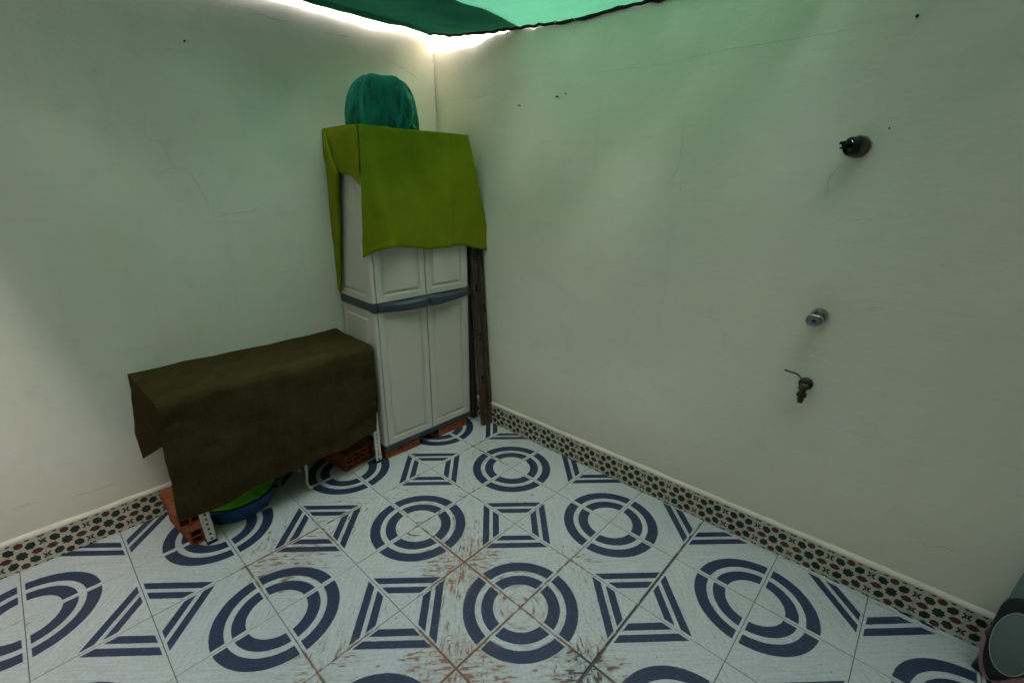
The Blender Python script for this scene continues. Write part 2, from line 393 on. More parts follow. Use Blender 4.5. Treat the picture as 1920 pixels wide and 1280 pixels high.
for i in range(-3, 9):
    for j in range(-8, 3):
        o = full if first else full.copy()
        if not first: COL.objects.link(o); o.parent = floor
        first = False
        rot = {(0, 0): 0, (1, 0): 1, (1, 1): 2, (0, 1): 3}[(i % 2, j % 2)] * math.pi / 2
        sx = .0030 if i >= 3 else 0            # one joint has opened
        o.location = ((i + .5) * TS + sx, (j + .5) * TS, random.uniform(-.0005, .0005))
        o.rotation_euler = (random.uniform(-.0012, .0012), random.uniform(-.0012, .0012), rot)
# the last course along the right wall is cut: keep the strip nearest the room
for i in range(-3, 9):
    k_ = {(0, 1): 3, (1, 1): 2}[(i % 2, 1)]
    t = MB(Matrix.Rotation(-k_ * math.pi / 2, 4, 'Z'))
    src = tile_mesh(H, -H + .085); t.add([tuple(v) for v in src.v], src.f)
    o = t.build('tile', 'tile', floor)
    o.location = ((i + .5) * TS + (.0030 if i >= 3 else 0), 3.5 * TS, 0); o.rotation_euler = (0, 0, k_ * math.pi / 2)

def prism_wall(name, quad, z0, z1, mat='wall'):
    m_ = MB(); v = [(*p, z0) for p in quad] + [(*p, z1) for p in quad]
    m_.add(v, [(3, 2, 1, 0), (4, 5, 6, 7), (0, 1, 5, 4), (1, 2, 6, 5), (2, 3, 7, 6), (3, 0, 4, 7)])
    return m_.build(name, mat)
cxy = None
# corner of the two faces
yc = (0.984 - 0.0265 * 0.969) / (1 - 0.0265 * 0.0236); xc = LWx(yc)
wl = prism_wall('courtyard_wall', [(LWx(Y0), Y0), (xc, yc), (xc - .2, yc), (LWx(Y0) - .2, Y0)], -.1, 2.75)
tag(wl, 'white plastered courtyard wall with hairline cracks behind the dark covered bench', 'wall')
wr = prism_wall('courtyard_wall', [(xc - .2, yc + .0005), (X1, RWy(X1)), (X1, RWy(X1) + .2), (xc - .2, yc + .22)], -.1, WALL_H)
tag(wr, 'white plastered courtyard wall with the shower outlet, valve and tap', 'wall')
for nm, q in (('wall_behind', [(X1, Y0), (X1 + .2, Y0), (X1 + .2, 1.3), (X1, 1.3)]), ('wall_opposite', [(LWx(Y0) - .2, Y0 - .5), (X1 + 4, Y0 - .5), (X1 + 4, Y0 - .001), (LWx(Y0) - .2, Y0 - .001)])):  # unseen walls, heights and overrun set to block direct sun from the opening
    o = prism_wall(nm, q, -.1, 5.6 if nm == 'wall_opposite' else 4.8, 'ochre'); o['kind'] = 'structure'

# -------- skirting: patterned tiles, one star to each
SW, SH = .1417, .138
def star(cx, cz, r0, r1, n, ph=0.0):
    return [(cx + (r0 if q % 2 == 0 else r1) * math.cos(ph + math.pi * q / n), cz + (r0 if q % 2 == 0 else r1) * math.sin(ph + math.pi * q / n)) for q in range(2 * n)]
def hexa(cx, cz, L, W_, ang, cut=.45):
    pts = [(L, 0), (L * cut, W_), (-L * cut, W_), (-L, 0), (-L * cut, -W_), (L * cut, -W_)]
    c, s_ = math.cos(ang), math.sin(ang)
    return [(cx + x * c - y * s_, cz + x * s_ + y * c) for x, y in pts]
def skirting_mesh():
    """in local x (along), z (up); front at y = 0, body behind at +y"""
    t = MB(); g = .0005; bv = .001
    x0, x1, z0, z1 = -SW / 2 + g, SW / 2 - g, .001, SH
    vs = [(x0, SKT - .0005, z0), (x1, SKT - .0005, z0), (x1, SKT - .0005, z1), (x0, SKT - .0005, z1), (x0, bv, z0), (x1, bv, z0), (x1, bv, z1), (x0, bv, z1),
          (x0 + bv, 0, z0 + bv), (x1 - bv, 0, z0 + bv), (x1 - bv, 0, z1 - bv), (x0 + bv, 0, z1 - bv)]
    t.add(vs, [(0, 1, 5, 4), (1, 2, 6, 5), (2, 3, 7, 6), (3, 0, 4, 7), (4, 5, 9, 8), (5, 6, 10, 9), (6, 7, 11, 10), (7, 4, 8, 11), (8, 9, 10, 11)], 0)
    C = SH / 2; u = SW
    def put(pts, mi):
        pts = [(min(max(x, x0 + .0007), x1 - .0007), min(max(z, z0 + .0007), z1 - .0007)) for x, z in pts]
        t.ngon([(x, -.0003, z) for x, z in pts], mi)
    put(star(0, C, .152 * u, .114 * u, 8), 1)
    for sx in (-1, 1):
        for sz in (-1, 1):
            put(hexa(sx * .232 * u, C + sz * .245 * u, .138 * u, .102 * u, sx * sz * math.pi / 4), 1)
        put(hexa(sx * .335 * u, C, .148 * u, .088 * u, 0, .34), 2)
        for sz in (-1, 1):                       # half of the cobalt crosses on the joints
            cx, cz = sx * .5 * u, C + sz * .25 * u
            for an in (45, 135, 225, 315):
                if math.cos(R(an)) * sx < 0:
                    c, s_ = math.cos(R(an)), math.sin(R(an))
                    put([(cx, cz + (.018 if c > 0 else -.018) * u), (cx + .115 * u * c - .028 * u * s_, cz + .115 * u * s_ + .028 * u * c),
                         (cx + .115 * u * c + .028 * u * s_, cz + .115 * u * s_ - .028 * u * c), (cx, cz - (.018 if c > 0 else -.018) * u)], 3)
            put([(cx, cz - .07 * u), (cx - sx * .065 * u, cz), (cx, cz + .07 * u)], 3)
            put([(sx * .5 * u, C + sz * .49 * u), (sx * .40 * u, C + sz * .485 * u), (sx * .44 * u, C + sz * .43 * u), (sx * .5 * u, C + sz * .43 * u)], 1)
    for sz in (-1, 1):
        put(hexa(0, C + sz * .362 * u, .100 * u, .094 * u, math.pi / 2, .55), 2)
        for sx in (-1, 1):
            put(hexa(sx * .20 * u, C + sz * .455 * u, .060 * u, .024 * u, 0, .5), 1)
            put(star(sx * .115 * u, C + sz * .135 * u * 1.9, .018 * u, .010 * u, 4), 1)
            put(star(sx * .245 * u, C + sz * .10 * u, .020 * u, .011 * u, 4), 3)
    return t
sk = skirting_mesh()
skm = ['glaze', 'g_dark', 'g_red', 'g_blue']
def run_skirting(wall, p0, d, start, count, sgn):
    proto = None
    ang = math.atan2(d[1], d[0])
    for i in range(count):
        if proto is None: o = proto = sk.build('skirting_tile', skm, wall)
        else: o = proto.copy(); COL.objects.link(o); o.parent = wall
        s_ = start + i * SW
        o.location = (p0[0] + d[0] * s_, p0[1] + d[1] * s_, random.uniform(0, .0012)); o.rotation_euler = (random.uniform(-.006, .006), 0, ang + (math.pi if sgn < 0 else 0))
dR = Vector((1, .0265)).normalized(); dL = Vector((.0236, 1)).normalized()
# right wall: stars seen at x 1.585, 1.728 ... ; left wall: stars at y -1.025, -1.167 ...
nR = Vector((.0265, -1)).normalized(); nL = Vector((1, -.0236)).normalized()
pR = Vector((1.585, RWy(1.585))) + nR * SKT
run_skirting(wr, pR, dR, -17 * SW, 27, 1)
pL = Vector((LWx(-1.025), -1.025)) + nL * SKT
run_skirting(wl, pL, dL, -11 * SW, 25, 1)
def ledge(wall, p0, p1, n, seed):
    """cream mortar bead trowelled along the top of the tiles"""
    m_ = MB(); rows = []; N = 90
    for i in range(N + 1):
        p = Vector(p0).lerp(Vector(p1), i / N); q = Vector((p.x * 9 + seed, p.y * 9, 0))
        t = SKT + .002 + .0022 * noise.noise(q); top = SH + .022 + .003 * noise.noise(q * .7 + Vector((4, 4, 4))) + .0015 * noise.noise(q * 5)
        lip = SH - .0035 + .003 * noise.noise(q * 2.3)
        rows.append([(p.x + n.x * a, p.y + n.y * a, z) for a, z in ((.0006, SH + .0006), (t, SH + .0008 if lip < SH else lip + .002), (t + .0008, SH + .006), (t * .82, SH + .014), (t * .42, top - .004), (.0006, top))])
    m_.grid(rows); return m_.build('cement_ledge', 'ledge', wall, smooth=60)
ledge(wr, (xc + .0, RWy(xc)), (X1, RWy(X1)), nR, 0.0)
ledge(wl, (LWx(Y0), Y0), (xc, yc), nL, 30.0)

# -------- hairline cracks and scuffs, each on its wall
def ribbon(wall, pix, left, w_, mat, name='crack', jit=1.6, off=.0006):
    pts = []
    for (x, y) in pix: pts.append(hit(x, y, (1, -.0236, 0), -.969) if left else hit(x, y, (-.0265, 1, 0), .984))
    n_ = max(4, int(sum((pts[i + 1] - pts[i]).length for i in range(len(pts) - 1)) / .012))
    sp = spline(pts, n_); nn = Vector((nL.x, nL.y, 0)) if left else Vector((nR.x, nR.y, 0))
    rows = []
    for i, p in enumerate(sp):
        d = (sp[min(i + 1, n_)] - sp[max(i - 1, 0)]).normalized(); sd_ = d.cross(nn)
        wob = sd_ * noise.noise(p * 40) * .003 * jit; ww = w_ * (.35 + .9 * abs(noise.noise(p * 23 + Vector((3, 1, 2))))) * min(1, .3 + 4 * min(i, n_ - i) / n_)
        rows.append([p + wob + sd_ * ww / 2 + nn * off, p + wob - sd_ * ww / 2 + nn * off])
    m_ = MB(); m_.grid(rows); return m_.build(name, mat, wall)
for pix, ww, mt in [
    ([(272, 210), (273, 258), (282, 262), (300, 268), (312, 290), (326, 316)], .0016, 'scuff'), ([(290, 330), (312, 319), (332, 315), (352, 320), (366, 338), (382, 366), (390, 390)], .0020, 'scuff'),
    ([(400, 380), (403, 406), (425, 402), (450, 398), (474, 396), (490, 384)], .0022, 'scuff'), ([(520, 392), (545, 400), (560, 398)], .0014, 'scuff'),
    ([(470, 24), (500, 32), (540, 42)], .0022, 'crack'), ([(605, 60), (632, 66), (655, 70)], .0018, 'crack'), ([(715, 106), (740, 120), (770, 138), (795, 158)], .0018, 'crack'),
    ([(120, 940), (150, 926), (172, 922), (190, 915), (222, 903)], .0030, 'scuff'), ([(22, 955), (50, 946), (76, 938)], .0026, 'scuff'), ([(80, 205), (100, 210), (118, 204)], .0016, 'scuff')]:
    ribbon(wl, pix, True, ww, mt)
for pix, ww, mt in [
    ([(1110, 140), (1150, 132), (1200, 126), (1260, 118), (1330, 100), (1400, 88), (1470, 76), (1540, 66), (1600, 56)], .0018, 'scuff'),
    ([(1283, 205), (1280, 260), (1272, 310), (1262, 330), (1250, 350)], .0014, 'scuff'), ([(1330, 92), (1335, 125)], .0014, 'scuff'),
    ([(1570, 410), (1590, 412), (1640, 412)], .0014, 'scuff'), ([(1715, 1016), (1728, 1016), (1740, 1022)], .0022, 'scuff'), ([(1738, 1028), (1755, 1023), (1772, 1026), (1790, 1036)], .0024, 'scuff'),
    ([(1580, 310), (1562, 326), (1552, 342), (1550, 380)], .0016, 'scuff'), ([(1600, 590), (1625, 580), (1660, 574)], .0014, 'scuff'), ([(835, 188), (880, 184), (930, 176)], .0016, 'scuff')]:
    ribbon(wr, pix, False, ww, mt)

# ------------------------------------------------------------------ shade net
edgeL = [(575, 0), (640, 25), (700, 38), (760, 53), (800, 62)]
EL = [hit(x, y, (1, -.0236, 0), -.957 + .036) for x, y in edgeL]
ER = [hit(x, y, (-.0265, 1, 0), .942) for x, y in ((820, 63), (860, 60), (900, 58), (960, 51), (1000, 43), (1100, 22), (1200, 0))]
ex = [p.x for p in ER]; ez = [p.z for p in ER]
def interp(x, xs, ys):
    if x <= xs[0]: return ys[0]
    if x >= xs[-1]: return ys[-1]
    for i in range(len(xs) - 1):
        if x <= xs[i + 1]: return ys[i] + (ys[i + 1] - ys[i]) * (x - xs[i]) / (xs[i + 1] - xs[i])
NET_Y0 = -1.42
def net_pt(u, v):
    """u 0..1 from the left wall outwards, v 0..1 from the right wall (far side) towards the open side"""
    y_e = lambda x: RWy(x) - .005 - .045 * max(0, min(1, (-.30 - x) / .50))
    x = -.920 + u * (2.93 + .920); y = y_e(x) + v * (NET_Y0 - .10 * max(0, min(2, x + .85)) - y_e(x))
    z_r = interp(x, ex, ez); z_l = interp(y, [p.y for p in EL], [p.z for p in EL])
    a = math.exp(-u * 5.0)
    z = z_r * (1 - v) + (2.372 * a + 2.40 * (1 - a)) * v
    if v > 0: z = z_r * math.exp(-v * 4) + (z_l * a + 2.39 * (1 - a)) * (1 - math.exp(-v * 4))
    sag = -.035 * math.sin(math.pi * u) * math.sin(math.pi * min(1, v))
    q = Vector((x * 3, y * 3, 0))
    z += sag + .010 * noise.noise(q) + .006 * noise.noise(q * 3.1)
    # long soft folds that run from the far corner
    z += .014 * math.sin(9 * (x + .9) + 2.2 * y) * math.exp(-((v - .25) / .35) ** 2)
    x -= .024 * (1 - max(0, min(1, (y + .05) / .55))) * math.exp(-u * 30)
    if u < .02: x += .006 * noise.noise(Vector((y * 9, 2, 0)))
    if v < .02: y += .010 * noise.noise(Vector((x * 8, 7, 0))); z += .007 * noise.noise(Vector((x * 26, 1, 3)))
    return Vector((x, y, z))
NU, NV = 110, 80
rows = [[net_pt((i / NU) ** 1.5, (j / NV) ** 1.3) for j in range(NV + 1)] for i in range(NU + 1)]
net = thing('shade_net', rows[0][0], 'green knitted shade net stretched over the courtyard', 'shade net')
m_ = MB(); m_.grid(rows); m_.build('net_sheet', 'net', net, smooth=180)
m_ = MB(); m_.tube([p + Vector((0, 0, -.003)) for p in rows[0]], .0045, 6); m_.build('edge_cord', 'net_rim', net, smooth=60)
m_ = MB(); hem = [r[0] for r in rows]
m_.tube([p + Vector((0, 0, -.004 + .004 * noise.noise(p * 30))) for p in hem], [.007 + .006 * abs(noise.noise(p * 22)) for p in hem], 7); m_.build('edge_cord', 'net_rim', net, smooth=60)
# turned-over second layer of net along the left edge
m_ = MB(); m_.grid([[p + Vector((d_, 0, -.004 - d_ * .02 + .004 * noise.noise(p * 14))) for p in rows[0]] for d_ in (.0, .03, .06, .085 )]); m_.build('folded_hem', 'net', net, smooth=180)
# a second, narrower width of net overlaps the first along the left side
m_ = MB(); lay = []
for i in range(41):
    row = []
    for j in range(NV + 1):
        u_ = i / 40 * (.66 + .05 * noise.noise(Vector((j * .08, 3, 1)))) / (2.93 + .920); row.append(net_pt(u_, (j / NV) ** 1.3) + Vector((0, 0, .012)))
    lay.append(row)
m_.grid(lay); m_.build('second_layer', 'net', net, smooth=180)
def thread(pix, plane, r=.0009, mat='thread', name='loose_thread'):
    P_ = [hit(x, y, *plane) for x, y in pix]; m_ = MB(); m_.tube(spline(P_, 14), r, 5); return m_.build(name, mat, net, smooth=60)
PR = ((-.0265, 1, 0), .955)
thread([(1040, 36), (1044, 30), (1040, 44), (1042, 22)], PR); thread([(1072, 30), (1080, 42), (1077, 54), (1075, 67)], PR); thread([(950, 53), (951, 60), (950, 67)], PR, .0013, 'net_rim')
thread([(783, 58), (785, 64), (787, 74)], ((1, -.0236, 0), -.90), .001, 'net_rim'); thread([(803, 62), (804, 68), (806, 70)], PR, .001, 'net_rim')
# corner tie cord from the net to a nail in the right wall
tc = tag(MB().build('x', 'string') if False else (lambda q: (q.tube(spline([hit(828, 77, (-.0265, 1, 0), .980), hit(850, 71, (-.0265, 1, 0), .965), hit(880, 64, (-.0265, 1, 0), .945)], 10), .0012, 5), q.build('tie_cord', 'string', smooth=60, origin=hit(828, 77, (-.0265, 1, 0), .980)))[1])(MB()),
         'thin cord tying the net corner to the plastered wall', 'cord')
wp = lambda pix: spline([hit(x, y, (-.0265, 1, 0), .972) for x, y in pix], 22)
m_ = MB(); m_.tube(wp([(814, 101), (808, 110), (803, 116), (798, 122), (796, 142), (798, 160), (801, 172), (804, 182), (803, 190)]), .0011, 5)
m_.tube(wp([(815, 101), (813, 112), (808, 122), (809, 140), (811, 158), (807, 170), (805, 184), (809, 190)]), .0009, 5)
m_.tube(wp([(796, 117), (801, 117), (806, 113)]), .0010, 5)
tag(m_.build('hanging_wire', 'string', smooth=60, origin=hit(814, 101, (-.0265, 1, 0), .972)), 'thin looped wire hanging in the wall corner above the cabinet', 'wire')

# ------------------------------------------------------------------ cabinet
e_ = Vector((.035, .9994, 0)).normalized(); n_ = Vector((-e_.y, e_.x, 0))      # width, depth (towards the wall)
CB = Vector((-.588, .203, .062)); CW, CDp, CH = .657, .365, 1.765
CM = Matrix.Identity(4)
for i in range(3): CM[i][0] = e_[i]; CM[i][1] = n_[i]; CM[i][3] = CB[i]
CMf = lambda x, y, z: CM @ Vector((x, y, z))
cab = thing('storage_cabinet', CB, 'tall pale grey resin cabinet with slate blue band and plinth', 'cabinet')
ZB0, ZB1 = .852, .898                     # mid band
def raised(mb, x0, x1, z0, z1, y, ins, axis='front', d=.006, side_x=0.0):
    """moulded panel: flat border, groove, raised field. front: faces -y; side: faces -x"""
    rings = [(0, 0), (ins, 0), (ins + .005, d), (ins + .011, d), (ins + .024, -.001)]
    vs = []; fs = []
    for (i, dy) in rings:
        for (x, z) in ((x0 + i, z0 + i), (x1 - i, z0 + i), (x1 - i, z1 - i), (x0 + i, z1 - i)):
            vs.append((x, y + dy, z) if axis == 'front' else (side_x + dy, x, z))
    for k in range(len(rings) - 1):
        for j in range(4): fs.append((k * 4 + j, k * 4 + (j + 1) % 4, k * 4 + 4 + (j + 1) % 4, k * 4 + 4 + j))
    q = (len(rings) - 1) * 4; fs.append((q, q + 1, q + 2, q + 3))
    mb.add(vs, fs)
m_ = MB(CM); m_.box(.004, CW - .004, .026, CDp, .03, CH); m_.build('carcass', 'resin', cab, bevel=.004)
for (z0, z1) in ((.03, ZB0 - .002), (ZB1 + .002, CH)):
    m_ = MB(CM); raised(m_, .028, CDp - .004, z0, z1, 0, .032, 'side', .006, -.001)
    m_.build('side_panel', 'resin', cab, smooth=25)
    for sx in (0, 1):                         # rounded front corner posts
        m_ = MB(CM)
        xx = -.001 if sx == 0 else CW + .001; q = 1 if sx == 0 else -1
        prof = [(xx, .028), (xx, .012), (xx + q * .003, .004), (xx + q * .010, .000), (xx + q * .018, .000), (xx + q * .018, .024)]
        m_.add([(x, y, z0) for x, y in prof] + [(x, y, z1) for x, y in prof], [(k, (k + 1) % 6, (k + 1) % 6 + 6, k + 6) for k in range(6)] + [tuple(range(6)), tuple(range(11, 5, -1))])
        m_.build('corner_post', 'resin', cab, smooth=40)
mid = CW * .512
for (xa, xb) in ((.021, mid - .0032), (mid + .0032, CW - .021)):
    for (z0, z1) in ((.034, ZB0 - .002), (ZB1 + .002, CH - .012)):
        m_ = MB(CM); raised(m_, xa, xb, z0, z1, -.004, .034, 'front', .009)
        vs = [(xa, -.004, z0), (xb, -.004, z0), (xb, -.004, z1), (xa, -.004, z1), (xa, .024, z0), (xb, .024, z0), (xb, .024, z1), (xa, .024, z1)]
        m_.add(vs, [(0, 4, 5, 1), (1, 5, 6, 2), (2, 6, 7, 3), (3, 7, 4, 0)])
        m_.build('door', 'resin', cab, smooth=25, weld=True)
    # bowed handle bar across each door
    m_ = MB(CM); N = 18; rows_ = []
    for i in range(N + 1):
        t = i / N; x = xa + (xb - xa) * t
        tt = t if xa < .1 else 1 - t                     # deepest where the doors meet
        bow = .012 + .036 * math.sin(min(1, tt * 1.04) * math.pi * .56) - (.012 * max(0, (tt - .93) / .07))
        zl = ZB0 - .002 - .012 * math.sin(tt * 1.6); zh = ZB1 + .002 - .008 * math.sin(tt * math.pi)
        rows_.append([(x, .022, zl), (x, -.004 - bow * .75, zl), (x, -.004 - bow, zl + .010), (x, -.004 - bow, zh - .012), (x, -.004 - bow * .72, zh), (x, .022, zh)])
    m_.grid(rows_); m_.ngon(rows_[0][::-1]); m_.ngon(rows_[-1]); m_.build('handle', 'resin_blue', cab, smooth=35, weld=True)
m_ = MB(CM); m_.box(-.006, .0175, -.010, .03, ZB0 - .004, ZB1 + .004); m_.build('band_corner', 'resin_blue', cab, bevel=.004)
m_ = MB(CM); m_.box(CW - .0175, CW + .006, -.010, .03, ZB0 - .004, ZB1 + .004); m_.build('band_corner', 'resin_blue', cab, bevel=.004)
m_ = MB(CM); m_.box(-.005, .003, .0305, CDp + .002, ZB0, ZB1); m_.build('side_band', 'resin_blue', cab, bevel=.002)
m_ = MB(CM); m_.box(CW - .003, CW + .005, .0305, CDp, ZB0, ZB1); m_.build('side_band', 'resin_blue', cab, bevel=.002)
m_ = MB(CM); m_.box(-.003, CW + .003, -.006, CDp, 0, .0295); m_.build('plinth', 'resin_blue', cab, bevel=.004)

def solid_brick(loc, rz, L, W_, Hh, label, group):
    m_ = MB(Matrix.Translation(loc) @ Matrix.Rotation(rz, 4, 'Z')); m_.box(0, L, 0, W_, 0, Hh)
    o = m_.build('brick', 'brick', origin=loc, bevel=.0035); tag(o, label, 'brick', group); return o
rzb = math.atan2(e_.y, e_.x)
solid_brick(CMf(.0, .012, -.062) + Vector((0, 0, 0)), rzb - .04, .238, .115, .0618, 'flat terracotta brick under the cabinet corner beside the bench', 'bricks propping up the cabinet')
solid_brick(CMf(.385, .004, -.062), rzb - .02, .238, .115, .0618, 'flat terracotta brick under the cabinet beside the wooden battens', 'bricks propping up the cabinet')
solid_brick(CMf(.20, .345, -.062), rzb, .238, .018, .0618, 'terracotta brick edge under the back of the cabinet', 'bricks propping up the cabinet')

# ------------------------------------------------------------------ lime cloth over the cabinet
def cl(px, py, X=None, Y=None):
    """point on the plane X=const (side) or Y=const (front) of the cabinet, seen at that pixel, in cabinet coordinates"""
    if X is not None: n = e_; d = e_.dot(CB) + X
    else: n = n_; d = n_.dot(CB) + Y
    p = hit(px, py, n, d); q = p - CB; return Vector((e_.dot(q), n_.dot(q), q.z))
T0 = CH + .006
# front sheet, rows from the top edge to the hem
hemz = lambda x, y: cl(x, y, Y=-.035).z
cols_front = []
hp = [(680, 482, .004), (706, 473, -.034), (735, 468, -.080), (752, 465, -.046), (810, 463, -.030), (850, 463, -.034), (884, 465, -.040), (921, 469, -.045)]
hem_pts = [cl(x, y, Y=Y) for x, y, Y in hp]
top_x = [-.012, .004, .018, .10, .30, .46, .60, CW + .010]
rowT = [Vector((x, .02, T0)) for x in top_x]; rowE = [Vector((x, -.012, T0 - .004)) for x in top_x]; rowE2 = [Vector((x, -.021, T0 - .026)) for x in top_x]
ctrl = [rowT, rowE, rowE2]
for t in (.3, .6, 1.0):
    r_ = []
    for a_, h_ in zip(rowE2, hem_pts):
        p = a_.lerp(h_, t); p.y -= .010 * math.sin(math.pi * t); r_.append(p)
    ctrl.append(r_)
m_ = MB(CM)
sheet = patch(ctrl, 44, 60, .0075, 6.0, 2.0, 12)
for i_, r_ in enumerate(sheet):
    t = max(0, (i_ - 8) / 36)
    for p in r_:
        s1 = (p.x - .30 - .05 * t); s2 = (p.x - .52 + .03 * t); s3 = p.x - .42
        p.y -= .016 * t * math.exp(-(s1 / .030) ** 2) - .013 * t * math.exp(-((s1 - .075) / .05) ** 2) + .020 * t * math.exp(-(s2 / .028) ** 2) - .014 * t * math.exp(-((s2 - .06) / .045) ** 2) + .009 * t * t * math.exp(-(s3 / .02) ** 2)
        p.z += .010 * t * math.sin(p.x * 13) 
m_.grid(sheet)
# top
m_.grid(patch([[Vector((x, y, T0 + .0006)) for x in (-.008, .2, .45, CW + .012)] for y in (CDp - .01, CDp * .6, .02)], 14, 20, .002, 9, 4))
c0 = lambda t: (lambda p: Vector((p.x - .003, p.y - .010 * math.sin(math.pi * t), p.z)))(rowE2[0].lerp(hem_pts[0], t))
# left side: short flap between the pinch and the front corner
pin = cl(633, 321, X=-.028)
tl = cl(603, 243, X=-.006); tf = Vector((-.013, -.012, T0 - .003))
fl = [[Vector((-.006, CDp, T0)), Vector((-.006, CDp * .66, T0)), Vector((-.006, CDp * .33, T0)), tf],
      [Vector((-.018, CDp - .035, T0 - .05)), Vector((-.016, CDp * .60, T0 - .05)), Vector((-.015, CDp * .30, T0 - .05)), c0(.04)],
      [cl(622, 296, X=-.024), cl(642, 297, X=-.020), cl(662, 299, X=-.019), c0(.27)],
      [pin, cl(646, 325, X=-.020), cl(662, 330, X=-.024), c0(.41)]]
m_.grid(patch(fl, 16, 24, .004, 10, 5, 5))
# the gathered tail that hangs by the rear edge
tail = [[cl(603, 243, X=-.010), cl(606, 246, X=-.022), cl(609, 249, X=-.026), cl(612, 254, X=-.020)],
        [cl(607, 290, X=-.012), cl(612, 292, X=-.040), cl(619, 294, X=-.046), cl(624, 297, X=-.030)],
        [cl(612, 322, X=-.014), cl(618, 321, X=-.045), cl(627, 321, X=-.052), cl(634, 321, X=-.034)],
        [cl(616, 370, X=-.012), cl(622, 372, X=-.040), cl(630, 374, X=-.046), cl(637, 370, X=-.024)],
        [cl(624, 450, X=-.012), cl(629, 452, X=-.032), cl(635, 454, X=-.036), cl(640, 450, X=-.018)],
        [cl(634, 540, X=-.010), cl(636, 545, X=-.022), cl(639, 548, X=-.024), cl(641, 544, X=-.012)]]
m_.grid(patch(tail, 40, 14, .003, 12, 9))
# right side flap behind the front sheet
rf = [[Vector((CW + .010, .02, T0)), Vector((CW + .010, CDp * .5, T0)), Vector((CW + .010, CDp, T0))],
      [Vector((CW + .036, .02, T0 - .10)), Vector((CW + .062, CDp * .4, T0 - .10)), Vector((CW + .030, CDp * .9, T0 - .10))],
      [cl(908, 348, Y=.03), cl(921, 328, Y=.10), Vector((CW + .055, CDp * .85, T0 - .2))]]
m_.grid(patch(rf, 14, 14, .004, 9, 7))
cloth = thing('cloth', CMf(0, 0, CH), 'lime green cloth draped over the top of the cabinet', 'cloth')
m_.build('draped_sheet', 'lime', cloth, smooth=70, solid=.0016)
m_ = MB(CM); hrow = sheet[-1]; hrow2 = sheet[-3]
m_.tube([p + Vector((0, -.0012, .0)) for p in hrow], .0022, 5); m_.build('hem', 'lime', cloth, smooth=60)
m_ = MB(CM); m_.tube([p + Vector((0, -.0020, .004)) for p in hrow2], .0011, 5); m_.build('stitching', 'lime_hem', cloth, smooth=60)
m_ = MB(CM); m_.tube([p + Vector((-.002, 0, -.001)) for p in (fl[3])], .0020, 5); m_.build('hem', 'lime', cloth, smooth=60)

# ------------------------------------------------------------------ mesh-wrapped thing on top
DC = CMf(.240, .150, CH + .009)
dome = thing('wrapped_bundle', DC, 'domed bundle wrapped in green mesh on top of the cabinet', 'bundle')
prof = [(.194, .0), (.198, .03), (.188, .09), (.170, .150), (.146, .198), (.112, .232), (.066, .244), (.030, .247), (.006, .247)]
def dome_rows(scale, amp, seed, n=96):
    rows_ = []
    P_ = spline([Vector((r_, z_, 0)) for r_, z_ in prof], 26)
    for q in P_:
        r_, z_ = q.x, q.y; row = []
        for j in range(n + 1):
            t = 2 * math.pi * j / n
            fold = 0
            k = 1 + amp * (fold * (.25 + r_ / .2) + 1.1 * noise.noise(Vector((math.cos(t) * 2.2, math.sin(t) * 2.2, z_ * 9 + seed))) + .8 * noise.noise(Vector((math.cos(t) * 6, math.sin(t) * 6, z_ * 16 + seed))))
            q_ = Vector((math.cos(t) * 2.6 + 7, math.sin(t) * 2.6, z_ * 3.2 + seed)); k += amp * (2.6 * (.32 - abs(noise.noise(q_))) + 1.5 * (.3 - abs(noise.noise(q_ * 2.1 + Vector((4, 1, 8))))))
            lean = -.012 * (1 - z_ / .248)
            row.append(DC + e_ * (r_ * scale * k * math.cos(t) * .97 + lean) + n_ * (r_ * scale * k * math.sin(t) * .74) + Vector((0, 0, z_ * (1 + .015 * noise.noise(Vector((math.cos(t), math.sin(t), seed)))) * (1 if scale == 1 else .97))))
        rows_.append(row)
    return rows_
m_ = MB(); m_.grid(dome_rows(.84, .050, 0.0)); m_.build('core', 'dark_core', dome, smooth=180, weld=True)
m_ = MB(); m_.grid(dome_rows(1.0, .050, 0.0, 160)); m_.build('mesh_wrap', 'bag', dome, smooth=180)
WR = dome_rows(1.0, .050, 0.0)
for (j0, wd, drift, lo, hi) in ((60, 3.4, 3.0, 0, 24), (72, 1.5, -2.2, 0, 23), (76, 1.0, 2.0, 2, 22), (87, 2.6, 2.6, 0, 20), (47, 1.6, -2, 0, 20)):
    rows_ = []
    for i_ in range(lo, hi):
        t = (i_ - lo) / (hi - lo); row = []
        for q in range(7):
            x = j0 + drift * math.sin(t * 3.0 + j0) * 1.6 + (q / 6 - .5) * wd * (1.25 - .85 * t) * min(1, 3.2 * (1 - t)); a_ = int(x) % 96; f_ = x - int(x)
            p = WR[i_][a_].lerp(WR[i_][a_ + 1], f_); ctr = Vector((DC.x, DC.y, DC.z + .06)); row.append(p + (p - ctr).normalized() * (-.002 + .009 * math.sin(math.pi * q / 6) * min(1, 3 * (1 - t)) + .003 * noise.noise(p * 30)))
        rows_.append(row)
    m_ = MB(); m_.grid(rows_); m_.build('fold', 'bag_fold', dome, smooth=180)
m_ = MB()
base_ring = dome_rows(1.015, .04, 1.0)[1]; m_.tube([p + Vector((0, 0, -.004)) for p in base_ring], .0055, 6); m_.build('gathered_edge', 'bag', dome, smooth=60)

